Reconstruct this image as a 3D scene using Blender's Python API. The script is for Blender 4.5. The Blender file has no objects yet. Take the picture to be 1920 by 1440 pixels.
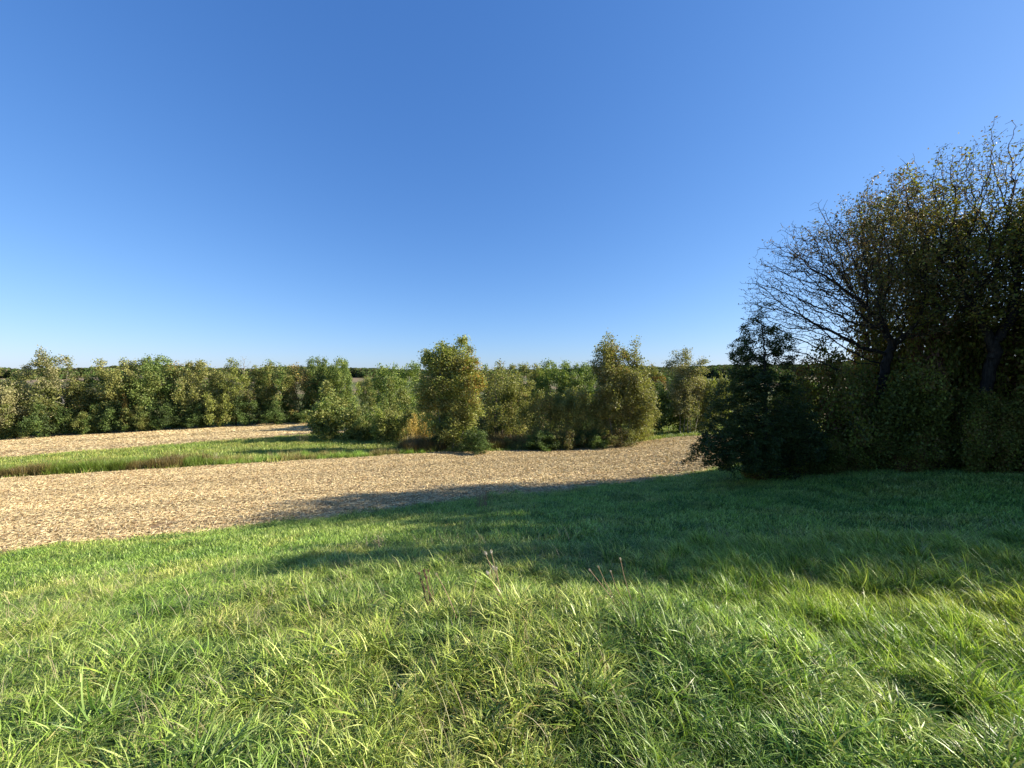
import bpy, math, random
import numpy as np
from math import radians as R
C = bpy.context.scene.collection
rng = np.random.default_rng(7)

# ------------------------------------------------------------------ camera, sky, sun, exposure
EYE = 1.7
F_PX = 740.0                                   # focal length in pixels of the 1920 px wide photograph
PITCH = math.atan(15 / F_PX)
cam_data = bpy.data.cameras.new('camera')
cam_data.sensor_width = 36
cam_data.lens = 36 * F_PX / 1920
cam_data.clip_start = 0.05
cam_data.clip_end = 9000
cam = bpy.data.objects.new('camera', cam_data)
cam.location = (0, 0, EYE)
cam.rotation_euler = (R(90) - PITCH, 0, 0)
C.objects.link(cam)
sc = bpy.context.scene
sc.camera = cam

SUN_AZ, SUN_EL = R(88), R(28)                  # clockwise from straight ahead (+Y), height above the horizon
world = bpy.data.worlds.new('World')
sc.world = world
world.use_nodes = True
wn = world.node_tree
wn.nodes.clear()
sky = wn.nodes.new('ShaderNodeTexSky')
sky.sky_type = 'NISHITA'
sky.sun_disc = False
sky.sun_elevation = SUN_EL
sky.sun_rotation = SUN_AZ
sky.altitude = 300
sky.air_density = 1.0
sky.dust_density = 0.5
sky.ozone_density = 1.2
EXPOSURE = 1.12
SKY_STRENGTH = 0.1
# one even grade of the whole sky towards the camera's rendering of blue (power and gain per channel)
sep = wn.nodes.new('ShaderNodeSeparateColor'); comb = wn.nodes.new('ShaderNodeCombineColor')
wn.links.new(sky.outputs[0], sep.inputs[0])
for ch, (pw, gain) in enumerate([(1.02, .93), (.80, 1.06), (.62, 1.44)]):
    p_ = wn.nodes.new('ShaderNodeMath'); p_.operation = 'POWER'; p_.inputs[1].default_value = pw
    q_ = wn.nodes.new('ShaderNodeMath'); q_.operation = 'MULTIPLY'; q_.inputs[1].default_value = gain * .1 ** pw / SKY_STRENGTH / 2 ** EXPOSURE
    wn.links.new(sep.outputs[ch], p_.inputs[0]); wn.links.new(p_.outputs[0], q_.inputs[0]); wn.links.new(q_.outputs[0], comb.inputs[ch])
bg = wn.nodes.new('ShaderNodeBackground')
bg.inputs['Strength'].default_value = SKY_STRENGTH
wo = wn.nodes.new('ShaderNodeOutputWorld')
wn.links.new(comb.outputs[0], bg.inputs['Color'])
wn.links.new(bg.outputs[0], wo.inputs['Surface'])

sun_data = bpy.data.lights.new('sun', 'SUN')
sun_data.energy = 5.0
sun_data.angle = R(0.53)
sun_data.color = (1.0, 0.92, 0.78)
sun = bpy.data.objects.new('sun', sun_data)
C.objects.link(sun)
from mathutils import Vector
sdir = Vector((math.sin(SUN_AZ) * math.cos(SUN_EL), math.cos(SUN_AZ) * math.cos(SUN_EL), math.sin(SUN_EL)))
sun.rotation_euler = sdir.to_track_quat('Z', 'Y').to_euler()

vs = sc.view_settings
vs.view_transform = 'Standard'
vs.look = 'None'
vs.exposure = EXPOSURE
vs.gamma = 1.0
vs.use_curve_mapping = False
sc.cycles.max_bounces = 4
sc.cycles.diffuse_bounces = 2
sc.cycles.transmission_bounces = 3
sc.cycles.transparent_max_bounces = 8

# ------------------------------------------------------------------ small numeric helpers
def world_at(px, py, D):
    """place in the world that is seen in direction (px, py) at depth D"""
    a, b = (px - 960) / F_PX, -(py - 720) / F_PX
    t = D / (math.cos(PITCH) + b * math.sin(PITCH))
    return np.array((a * t, D, EYE + t * (b * math.cos(PITCH) - math.sin(PITCH))))

def hash2(i, j, s):
    h = (i.astype(np.int64) * 374761393 + j.astype(np.int64) * 668265263 + s * 974634777) & 0x7fffffff
    h = ((h ^ (h >> 13)) * 1274126177) & 0x7fffffff
    return ((h ^ (h >> 16)) & 0xffff) / 65535.0

def noise2(x, y, s=0):
    i, j = np.floor(x), np.floor(y)
    u, v = x - i, y - j
    u = u * u * (3 - 2 * u); v = v * v * (3 - 2 * v)
    a, b = hash2(i, j, s), hash2(i + 1, j, s)
    c, d = hash2(i, j + 1, s), hash2(i + 1, j + 1, s)
    return (a * (1 - u) + b * u) * (1 - v) + (c * (1 - u) + d * u) * v

def fbm(x, y, s=0, o=4):
    r, a, t = 0, 0.5, 0
    for k in range(o):
        r = r + a * noise2(x * 2 ** k, y * 2 ** k, s + k * 17); t += a; a *= 0.5
    return r / t

def smooth(a, b, x):
    t = np.clip((x - a) / (b - a), 0, 1)
    return t * t * (3 - 2 * t)

# ------------------------------------------------------------------ terrain
ctl = [(0, 1038, 11), (300, 1005, 12.3), (640, 968, 14.2), (1000, 925, 17), (1300, 890, 20),
       (0, 897, 23), (500, 868, 27), (840, 848, 31), (1300, 818, 38),
       (0, 862, 34), (480, 824, 44), (0, 820, 52), (600, 790, 62), (300, 802, 57),
       (860, 838, 36), (1100, 828, 40), (1500, 870, 17.5), (1900, 868, 15.5),
       (0, 1180, 5.2), (960, 1180, 3.5), (960, 1040, 6.6), (500, 1110, 4.9), (960, 985, 9.4), (1500, 1040, 6.5),
       (1900, 1060, 5.6), (1900, 960, 9.5), (1500, 1200, 3.7), (1900, 1200, 3.5), (1500, 950, 11)]
P = [world_at(*c) for c in ctl]
P += [np.array(p, float) for p in [(0, 0, 0.02), (3, 0, .05), (-3, 0, -.05), (0, -6, .3), (15, -4, .6), (-15, -4, -1.2), (30, 10, -.6), (35, 22, -2.6),
      (-35, 0, -3.2), (-60, 15, -4.6), (40, 40, -4.6), (70, 20, -2), (0, 70, -5.6), (40, 75, -5.6), (-40, 85, -5.9), (-90, 55, -6.2), (90, 70, -5), (-30, -30, -1), (30, -30, 1.5)]]
P = np.array(P)

def tps(r2):
    return 0.5 * r2 * np.log(r2 + 1e-9)
n = len(P)
K = tps(((P[:, None, :2] - P[None, :, :2]) ** 2).sum(-1)) + np.eye(n) * 6.0
A = np.zeros((n + 3, n + 3)); A[:n, :n] = K
A[:n, n] = 1; A[:n, n + 1:] = P[:, :2]; A[n, :n] = 1; A[n + 1:, :n] = P[:, :2].T
W = np.linalg.solve(A, np.concatenate([P[:, 2], np.zeros(3)]))

def ground_z(x, y):
    x = np.atleast_1d(np.asarray(x, float)); y = np.atleast_1d(np.asarray(y, float))
    sh = x.shape; x = x.ravel(); y = y.ravel()
    out = np.empty_like(x)
    for s in range(0, len(x), 20000):
        xs, ys = x[s:s + 20000], y[s:s + 20000]
        r2 = (xs[:, None] - P[:, 0]) ** 2 + (ys[:, None] - P[:, 1]) ** 2
        out[s:s + 20000] = tps(r2) @ W[:n] + W[n] + W[n + 1] * xs + W[n + 2] * ys
    rad = np.hypot(x, y)
    # far country: level valley floor, then slowly rising farmland and ridges
    az = np.arctan2(x, y)
    rise = 3.4 * smooth(180, 520, rad) + (-1 + 10 * noise2(az * 8 + 5, rad * 0 + 3, 4) + 9 * smooth(.12, .4, az) + 2 * noise2(az * 31, rad * 0.002, 9)) * smooth(430, 820, rad)
    far = -6.5 + rise
    w = smooth(62, 110, rad) if True else 0
    out = out * (1 - w) + far * w
    # knoll where the photographer stands, small humps of the meadow
    out += 0.16 * np.exp(-(((x - 0.55) / 1.7) ** 2 + ((y - 3.1) / 0.85) ** 2))
    near = 1 - smooth(20, 60, rad)
    out += near * 0.16 * (fbm(x * 0.55, y * 0.55, 3, 3) - 0.5)
    return out.reshape(sh)

def line(pts):
    xs = [p[0] for p in pts]; ys = [p[1] for p in pts]
    def f(x):
        x = np.asarray(x, float)
        r = np.interp(x, xs, ys)
        r = np.where(x < xs[0], ys[0] + (x - xs[0]) * 0.02, r)
        return np.where(x > xs[-1], ys[-1] + (x - xs[-1]) * 0.02, r)
    return f
def W_at(c):
    p = world_at(*c); return (p[0], p[1])
B1 = line([(-90, -20), W_at((0, 1038, 11)), W_at((300, 1005, 12.3)), W_at((640, 968, 14.2)), W_at((1000, 925, 17)), W_at((1300, 890, 20)), (22, 24.5), (70, 38)])
B2 = line([(-90, 6), W_at((0, 897, 23)), W_at((500, 868, 27)), W_at((840, 850, 31)), W_at((1300, 818, 38)), (70, 55)])
B3 = line([(-90, 20), W_at((0, 862, 34)), W_at((480, 823, 44)), (-20, 49), (-12, 64.0), (-8, 66.0), (70, 84)])
B4 = line([(-110, 44), W_at((0, 820, 52)), W_at((300, 802, 57)), W_at((600, 790, 62)), (-12, 66.5), (70, 86.5)])

def mesh_from(name, V, F, mat=None, smooth_=False):
    me = bpy.data.meshes.new(name)
    V = np.ascontiguousarray(V, np.float32); F = np.ascontiguousarray(F, np.int32)
    me.vertices.add(len(V)); me.vertices.foreach_set('co', V.ravel())
    k = F.shape[1]
    me.loops.add(F.size); me.loops.foreach_set('vertex_index', F.ravel())
    me.polygons.add(len(F)); me.polygons.foreach_set('loop_start', np.arange(0, F.size, k, dtype=np.int32))
    if smooth_:
        me.polygons.foreach_set('use_smooth', np.ones(len(F), bool))
    me.update(calc_edges=True)
    if mat: me.materials.append(mat)
    return me

def link(name, me, parent=None, **props):
    o = bpy.data.objects.new(name, me)
    C.objects.link(o)
    if parent: o.parent = parent
    for k, v in props.items(): o[k] = v
    return o

def col_attr(me, name, rgb):
    a = me.color_attributes.new(name, 'FLOAT_COLOR', 'POINT')
    rgba = np.ones((len(rgb), 4), np.float32); rgba[:, :3] = rgb
    a.data.foreach_set('color', rgba.ravel())

# ------------------------------------------------------------------ materials
def mat_new(name):
    m = bpy.data.materials.new(name); m.use_nodes = True
    nt = m.node_tree; nt.nodes.clear()
    return m, nt, nt.nodes.new, nt.links.new

def ground_mat(name, stops, scale, stretch=(1, 1, 1), bump=0.05, big=0.08, rot=0.0, tintcol=(1, 1, 1), tintamt=0.0):
    m, nt, N, L = mat_new(name)
    geo = N('ShaderNodeNewGeometry'); mp = N('ShaderNodeMapping')
    mp.inputs['Rotation'].default_value = (0, 0, rot); mp.inputs['Scale'].default_value = stretch
    L(geo.outputs['Position'], mp.inputs['Vector'])
    n1 = N('ShaderNodeTexNoise'); n1.inputs['Scale'].default_value = scale; n1.inputs['Detail'].default_value = 8; n1.inputs['Roughness'].default_value = 0.75
    L(mp.outputs[0], n1.inputs['Vector'])
    n2 = N('ShaderNodeTexNoise'); n2.inputs['Scale'].default_value = big; n2.inputs['Detail'].default_value = 4
    L(mp.outputs[0], n2.inputs['Vector'])
    cr = N('ShaderNodeValToRGB'); L(n1.outputs['Fac'], cr.inputs[0])
    el = cr.color_ramp.elements
    el[0].position, el[0].color = stops[0][0], (*stops[0][1], 1)
    el[1].position, el[1].color = stops[-1][0], (*stops[-1][1], 1)
    for p, c in stops[1:-1]:
        e = el.new(p); e.color = (*c, 1)
    mr = N('ShaderNodeMapRange'); mr.inputs['From Min'].default_value = 0.4; mr.inputs['From Max'].default_value = 0.65
    L(n2.outputs['Fac'], mr.inputs['Value'])
    ml = N('ShaderNodeMath'); ml.operation = 'MULTIPLY'; ml.inputs[1].default_value = tintamt; L(mr.outputs[0], ml.inputs[0])
    mx = N('ShaderNodeMix'); mx.data_type = 'RGBA'; mx.blend_type = 'MULTIPLY'
    L(ml.outputs[0], mx.inputs['Factor']); L(cr.outputs[0], mx.inputs['A']); mx.inputs['B'].default_value = (*tintcol, 1)
    bs = N('ShaderNodeBsdfPrincipled'); bs.inputs['Roughness'].default_value = 0.95; bs.inputs['Specular IOR Level'].default_value = 0.1
    L(mx.outputs['Result'], bs.inputs['Base Color'])
    bp = N('ShaderNodeBump'); bp.inputs['Distance'].default_value = bump; bp.inputs['Strength'].default_value = 1.0
    L(n1.outputs['Fac'], bp.inputs['Height']); L(bp.outputs[0], bs.inputs['Normal'])
    out = N('ShaderNodeOutputMaterial'); L(bs.outputs[0], out.inputs[0])
    return m

M_meadow = ground_mat('meadow_soil', [(0.3, (.012, .016, .007)), (0.55, (.022, .034, .01)), (0.75, (.05, .06, .022))], 14, bump=0.04, tintcol=(1.25, 1.0, .7), tintamt=.5)
ROWDIR = math.atan2(9, 24)
M_stubble = ground_mat('stubble_soil', [(0.34, (.12, .075, .042)), (0.47, (.28, .20, .115)), (0.6, (.44, .34, .20)), (0.75, (.54, .44, .28))], 5.5, stretch=(0.55, 1.6, 1), rot=-ROWDIR, bump=0.05, tintcol=(.88, .80, .74), tintamt=.9)
M_wood_floor = ground_mat('rough_grass', [(0.3, (.04, .05, .02)), (0.5, (.09, .11, .035)), (0.7, (.20, .18, .08))], 3.0, bump=0.08, tintcol=(1.2, .95, .75), tintamt=.8)
M_far = ground_mat('far_farmland', [(0.35, (.06, .09, .03)), (0.47, (.11, .12, .045)), (0.53, (.24, .175, .115)), (0.7, (.30, .22, .15))], 0.012, stretch=(1, .35, 1), bump=0.0, big=.006, tintcol=(.7, .8, .6), tintamt=.8)

# ------------------------------------------------------------------ ground sheets (they meet edge to edge)
def sinh_axis(a, far, nseg):
    b = math.asinh(far / a); u = np.linspace(-1, 1, nseg + 1)
    return a * np.sinh(b * u)
XS = sinh_axis(9, 3500, 300)
def sheet(name, fa, fb, rows, mat, power=1.0):
    t = np.linspace(0, 1, rows + 1) ** power
    ya, yb = fa(XS), fb(XS)
    Y = ya[None, :] * (1 - t[:, None]) + yb[None, :] * t[:, None]
    X = np.repeat(XS[None, :], rows + 1, 0)
    Z = ground_z(X, Y)
    V = np.stack([X, Y, Z], -1).reshape(-1, 3)
    nx = len(XS)
    i = np.arange(rows)[:, None] * nx + np.arange(nx - 1)[None, :]
    F = np.stack([i, i + 1, i + nx + 1, i + nx], -1).reshape(-1, 4)
    return link(name, mesh_from(name, V, F, mat, True), kind='structure')
c0 = lambda v: (lambda x: np.full_like(x, v))
wob = lambda f, a: (lambda x: f(x) + a * (fbm(np.asarray(x) * .5, np.asarray(x) * 0 + 2.5, 8, 3) - .5) * (np.abs(x) < 80))
b1w, b2w = wob(B1, 1.2), wob(B2, 1.4)
sheet('ground_behind', c0(-3500), c0(-60), 14, M_far, .6)
sheet('meadow', c0(-60), b1w, 200, M_meadow, .55)
sheet('stubble_field', b1w, b2w, 60, M_stubble)
sheet('grass_waterway', b2w, B3, 60, M_wood_floor)
sheet('far_stubble_field', B3, B4, 40, M_stubble)
sheet('wood_floor', B4, c0(180), 40, M_wood_floor)
sheet('far_farmland', c0(180), c0(3500), 90, M_far, 1.6)

# ------------------------------------------------------------------ vegetation materials
def leaf_mat(name, transl=0.35, spec=0.35, rough=0.5, instancer=False, objvar=0.12, attr='col'):
    m, nt, N, L = mat_new(name)
    at = N('ShaderNodeAttribute'); at.attribute_name = attr; at.attribute_type = 'GEOMETRY'
    col = at.outputs['Color']
    hsv = N('ShaderNodeHueSaturation'); L(col, hsv.inputs['Color'])
    if instancer:
        it = N('ShaderNodeAttribute'); it.attribute_name = 'tint'; it.attribute_type = 'INSTANCER'
        mx = N('ShaderNodeMix'); mx.data_type = 'RGBA'; mx.blend_type = 'MULTIPLY'; mx.inputs['Factor'].default_value = 1
        L(hsv.outputs[0], mx.inputs['A']); L(it.outputs['Color'], mx.inputs['B']); col = mx.outputs['Result']
    else:
        oi = N('ShaderNodeObjectInfo')
        mr = N('ShaderNodeMapRange'); mr.inputs['To Min'].default_value = 1.38 - objvar; mr.inputs['To Max'].default_value = 1.38 + objvar
        L(oi.outputs['Random'], mr.inputs['Value']); L(mr.outputs[0], hsv.inputs['Value'])
        col = hsv.outputs[0]
    bs = N('ShaderNodeBsdfPrincipled'); bs.inputs['Roughness'].default_value = rough; bs.inputs['Specular IOR Level'].default_value = spec
    L(col, bs.inputs['Base Color'])
    tr = N('ShaderNodeBsdfTranslucent')
    m2 = N('ShaderNodeMix'); m2.data_type = 'RGBA'; m2.blend_type = 'MULTIPLY'; m2.inputs['Factor'].default_value = 1
    L(col, m2.inputs['A']); m2.inputs['B'].default_value = (1.15, 1.22, .6, 1)
    L(m2.outputs['Result'], tr.inputs['Color'])
    mix = N('ShaderNodeMixShader'); mix.inputs[0].default_value = transl
    L(bs.outputs[0], mix.inputs[1]); L(tr.outputs[0], mix.inputs[2])
    out = N('ShaderNodeOutputMaterial'); L(mix.outputs[0], out.inputs[0])
    return m
M_leaf = leaf_mat('tree_leaf', .33, .3, .55)
M_blade = leaf_mat('grass_blade', .28, .3, .4, instancer=True)
M_straw = leaf_mat('dry_straw', .1, .25, .6, instancer=True)

def bark_mat(name, a, b):
    m, nt, N, L = mat_new(name)
    tc = N('ShaderNodeTexCoord'); mp = N('ShaderNodeMapping'); mp.inputs['Scale'].default_value = (9, 9, 2)
    L(tc.outputs['Object'], mp.inputs[0])
    n1 = N('ShaderNodeTexNoise'); n1.inputs['Scale'].default_value = 2.5; n1.inputs['Detail'].default_value = 6; L(mp.outputs[0], n1.inputs[0])
    cr = N('ShaderNodeValToRGB'); cr.color_ramp.elements[0].color = (*a, 1); cr.color_ramp.elements[1].color = (*b, 1)
    cr.color_ramp.elements[0].position = .35; cr.color_ramp.elements[1].position = .65
    L(n1.outputs['Fac'], cr.inputs[0])
    bs = N('ShaderNodeBsdfPrincipled'); bs.inputs['Roughness'].default_value = .9; bs.inputs['Specular IOR Level'].default_value = .15
    L(cr.outputs[0], bs.inputs['Base Color'])
    bp = N('ShaderNodeBump'); bp.inputs['Distance'].default_value = .02; L(n1.outputs['Fac'], bp.inputs['Height']); L(bp.outputs[0], bs.inputs['Normal'])
    out = N('ShaderNodeOutputMaterial'); L(bs.outputs[0], out.inputs[0])
    return m
M_bark = bark_mat('bark_dark', (.02, .016, .012), (.055, .044, .033))
M_bark_pale = bark_mat('bark_pale', (.17, .15, .12), (.38, .35, .29))
M_bark_mid = bark_mat('bark_mid', (.07, .055, .04), (.17, .14, .11))

# ------------------------------------------------------------------ tree growth
def colonize(att, nodes, parents, step, infl, kill, g, up=0.12, maxn=6000, iters=160):
    """grow branches from the given nodes towards a cloud of attraction points"""
    N = [np.asarray(p, float) for p in nodes]; par = list(parents)
    pos = np.array(N)
    d = np.full(len(att), 1e9); near = np.zeros(len(att), int)
    for s in range(0, len(pos)):
        q = ((att - pos[s]) ** 2).sum(1); m = q < d; d[m] = q[m]; near[m] = s
    alive = np.ones(len(att), bool)
    allpos = [pos]; cnt = len(pos); childcount = {}
    for it in range(iters):
        m = alive & (d < (infl if it > 25 else infl * 3) ** 2)
        if not m.any() or cnt > maxn: break
        ids = near[m]; P_all = np.concatenate(allpos) if len(allpos) > 1 else allpos[0]
        allpos = [P_all]
        v = att[m] - P_all[ids]; v /= np.linalg.norm(v, axis=1)[:, None] + 1e-9
        u, inv = np.unique(ids, return_inverse=True)
        S = np.zeros((len(u), 3)); np.add.at(S, inv, v)
        S /= np.linalg.norm(S, axis=1)[:, None] + 1e-6
        S += g.normal(0, .16, S.shape); S[:, 2] += up
        S /= np.linalg.norm(S, axis=1)[:, None] + 1e-9
        ok = np.array([childcount.get(int(k), 0) < 4 for k in u])
        u, S = u[ok], S[ok]
        if not len(u): break
        for k in u: childcount[int(k)] = childcount.get(int(k), 0) + 1
        new = P_all[u] + S * step
        par.extend(int(k) for k in u)
        ai = np.nonzero(alive)[0]
        for s in range(0, len(new), 256):
            q = ((att[ai][:, None] - new[None, s:s + 256]) ** 2).sum(-1)
            j = q.argmin(1); qm = q[np.arange(len(ai)), j]
            mm = qm < d[ai]
            d[ai[mm]] = qm[mm]; near[ai[mm]] = cnt + s + j[mm]
        allpos.append(new); cnt += len(new)
        alive &= d > kill ** 2
    return np.concatenate(allpos), np.array(par)

def radii(par, r_tip, p=2.3):
    n = len(par); s = np.zeros(n); r = np.zeros(n)
    for k in range(n - 1, -1, -1):
        r[k] = s[k] ** (1 / p) if s[k] > 0 else r_tip
        if par[k] >= 0: s[par[k]] += r[k] ** p
    return r

def tubes(pos, par, r, sides_fn=None, sides=3):
    k = np.nonzero(par >= 0)[0]
    a, b = pos[par[k]], pos[k]; ra, rb = np.minimum(r[par[k]], r[k] * 1.25), r[k]
    d = b - a; L = np.linalg.norm(d, axis=1)[:, None] + 1e-9; d = d / L
    a = a - d * np.minimum(ra, .05)[:, None]
    ref = np.where(np.abs(d[:, 2:3]) > .9, [[1., 0, 0]], [[0, 0, 1.]])
    u = np.cross(d, ref); u /= np.linalg.norm(u, axis=1)[:, None]; v = np.cross(d, u)
    Vs, Fs, off = [], [], 0
    big = rb > .035
    for mask, ns in ((~big, sides), (big, 8)):
        if not mask.any(): continue
        an = np.arange(ns) * 2 * math.pi / ns
        ring = np.cos(an)[None, :, None] * u[mask][:, None] + np.sin(an)[None, :, None] * v[mask][:, None]
        A_ = a[mask][:, None] + ring * ra[mask][:, None, None]
        B_ = b[mask][:, None] + ring * rb[mask][:, None, None]
        m = mask.sum(); V = np.concatenate([A_, B_], 1).reshape(-1, 3)
        base = np.arange(m)[:, None] * 2 * ns; i = np.arange(ns)[None]; j = (i + 1) % ns
        F = np.stack([base + i, base + j, base + ns + j, base + ns + i], -1).reshape(-1, 4) + off
        Vs.append(V); Fs.append(F); off += len(V)
    return np.concatenate(Vs), np.concatenate(Fs)

def leaves(centers, size, g, flat=0.0, aspect=.62, szvar=.35, droop=0.0):
    n = len(centers)
    u = g.normal(size=(n, 3)); u[:, 2] = u[:, 2] * (1 - flat) - droop; u /= np.linalg.norm(u, axis=1)[:, None]
    w = g.normal(size=(n, 3)); w[:, 2] += flat * 2; v = np.cross(u, w); v /= np.linalg.norm(v, axis=1)[:, None] + 1e-9
    s = size * (1 + g.uniform(-szvar, szvar, n))[:, None]
    V = np.stack([centers - u * s * .5, centers + v * s * .5 * aspect, centers + u * s * .5, centers - v * s * .5 * aspect], 1).reshape(-1, 3)
    F = np.arange(n * 4).reshape(-1, 4)
    return V, F

def puff_points(ells, n, g, puffs=26, pr=.30, shell=.35, pz=1.25):
    """attraction points in lumpy clumps inside a union of ellipsoids (cx,cy,cz,rx,ry,rz,weight)"""
    E = np.array([e[:6] for e in ells], float); w = np.array([e[6] if len(e) > 6 else 1 for e in ells], float)
    vol = w * E[:, 3] * E[:, 4] * E[:, 5]; vol /= vol.sum()
    def inside(m):
        k = g.choice(len(E), m, p=vol); d = g.normal(size=(m, 3)); d /= np.linalg.norm(d, axis=1)[:, None]
        rr = g.uniform(shell ** 3, 1, m) ** (1 / 3)
        return E[k, :3] + d * rr[:, None] * E[k, 3:6], k
    pc, pk = inside(puffs)
    size = E[pk, 3:6].mean(1) * pr
    k = g.integers(0, puffs, n); d = g.normal(size=(n, 3)); d /= np.linalg.norm(d, axis=1)[:, None]
    stretch = np.stack([np.full(puffs, .85), np.full(puffs, .85), pz * g.uniform(.8, 1.5, puffs)], 1)
    pts = pc[k] + d * (g.uniform(0, 1, n) ** (1 / 2.2) * size[k] * g.uniform(.6, 1.2, puffs)[k])[:, None] * stretch[k]
    return pts

def grow(seed, ells, stems, n_att=1500, step=.3, infl=2.2, kill=.45, puffs=26, pr=.32, r_base=.16, r_tip=.006, up=.1, fork=.35,
         leaf_n=8000, leaf=.14, spread=.22, palette=None, leaf_where=None, colour=None, barkm=None, flat=.2, twig_r=None, shell=.35, maxn=6000, aspect=.62, sides=3):
    """stems: list of (base xyz, top xyz). returns trunk mesh, crown mesh"""
    g = np.random.default_rng(seed)
    att = puff_points(ells, n_att, g, puffs, pr, shell)
    att = att[att[:, 2] > .12]
    nodes, par = [], []
    for b, t in stems:
        b = np.array(b, float); t = np.array(t, float)
        m = max(2, int(np.linalg.norm(t - b) / step)); bend = g.normal(0, .05 * np.linalg.norm(t - b), 3); bend[2] = 0
        jn = [q for q in range(len(nodes)) if b[2] > .5 and np.linalg.norm(nodes[q] - b) < .35]
        if jn: b = nodes[jn[-1]].copy()
        for k in range(1 if jn else 0, m + 1):
            f = k / m
            if not jn and k == 0 and nodes:
                nodes.append(b.copy()); par.append(0); continue
            if jn and k == 1:
                nodes.append(b + (t - b) * f); par.append(jn[-1]); continue
            nodes.append(b + (t - b) * f + bend * math.sin(f * math.pi) + (g.normal(0, .02, 3) if k else 0))
            par.append(len(nodes) - 2 if k else -1)
    pos, par = colonize(att, nodes, par, step, infl, kill, g, up, maxn)
    r = radii(par, r_tip); r *= 1
    rb = max(r.max(), 1e-6); gam = math.log(r_base / r_tip) / math.log(rb / r_tip) if rb > r_tip * 1.01 else 1
    r = r_tip * (r / r_tip) ** gam
    # flare at the foot
    root_h = np.clip(1 - pos[:, 2] / .6, 0, 1); r = r * (1 + .5 * root_h ** 2)
    V, F = tubes(pos, par, r, sides=sides)
    trunk = mesh_from('trunk', V, F, barkm or M_bark, True)
    thr = twig_r or r_tip * 2.6
    tw = np.nonzero((r < thr) & (par >= 0))[0]
    if leaf_where is not None:
        wgt = leaf_where(pos[tw]); wgt = np.clip(wgt, 0, None)
    else:
        wgt = np.ones(len(tw))
    # uneven clumps
    cell = np.floor(pos[tw] / .9).astype(int); h = hash2(cell[:, 0] + cell[:, 2] * 57, cell[:, 1], seed)
    wgt = wgt * (.35 + 1.1 * h)
    wgt = wgt / max(wgt.sum(), 1e-9)
    k = g.choice(tw, leaf_n, p=wgt)
    c = pos[k] + g.normal(0, spread, (leaf_n, 3)) * [1, 1, .8]
    c[:, 2] = np.maximum(c[:, 2], .05)
    Vl, Fl = leaves(c, leaf, g, flat, aspect)
    crown = mesh_from('crown', Vl, Fl, M_leaf)
    pal = np.array(palette)
    # clump colour plus leaf-to-leaf variation
    cell2 = np.floor(c / 1.1).astype(int); hc = hash2(cell2[:, 0] * 3 + cell2[:, 2] * 91, cell2[:, 1], seed + 5)
    mixv = np.clip(hc * .6 + g.uniform(0, 1, leaf_n) * .4, 0, .9999)
    col = pal[(mixv * len(pal)).astype(int)] * g.uniform(.72, 1.3, (leaf_n, 1))
    if colour is not None: col = colour(c, col, g)
    col_attr(crown, 'col', np.repeat(col, 4, 0))
    rr_ = np.hypot(c[:, 0], c[:, 1])
    crown['size'] = [float(np.percentile(c[:, 2], 99.3)), float(np.percentile(rr_, 92) * 2)]
    return trunk, crown

def at(px, D):
    x = (px - 960) / F_PX * D / math.cos(PITCH)
    return x, D, float(ground_z(x, D)[0])
def height_to(px, top, D):
    return float(world_at(px, top, D)[2] - at(px, D)[2])

def tree(kind, label, cat, meshes, loc, scale=(1, 1, 1), rz=0, group=None):
    e = bpy.data.objects.new(kind, None); C.objects.link(e)
    e.empty_display_size = .3
    e.location = (loc[0], loc[1], loc[2] - .06); e.rotation_euler = (0, 0, rz); e.scale = scale
    e['label'] = label; e['category'] = cat
    if group: e['group'] = group
    names = ('trunk', 'crown') if 'shrub' not in kind and 'bush' not in kind and 'thicket' not in kind and 'bramble' not in kind else ('stem', 'foliage')
    for nm, me in zip(names, meshes):
        link(nm, me, e)
    return e

G_olive = [(.11, .125, .032), (.15, .16, .042), (.19, .185, .052), (.22, .21, .065)]
G_green = [(.06, .095, .025), (.085, .13, .03), (.12, .165, .04), (.15, .185, .05)]
G_dark = [(.035, .055, .018), (.05, .075, .022), (.075, .10, .03)]
G_lime = [(.16, .20, .035), (.21, .24, .045), (.25, .26, .06)]
G_pale = [(.18, .17, .07), (.24, .22, .095), (.29, .26, .13), (.14, .15, .05)]
G_brown = [(.14, .10, .05), (.19, .135, .065), (.11, .11, .04)]
G_gold = [(.38, .27, .07), (.44, .30, .08), (.28, .23, .06)]
G_orange = [(.32, .15, .035), (.26, .16, .04), (.2, .14, .04)]

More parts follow.
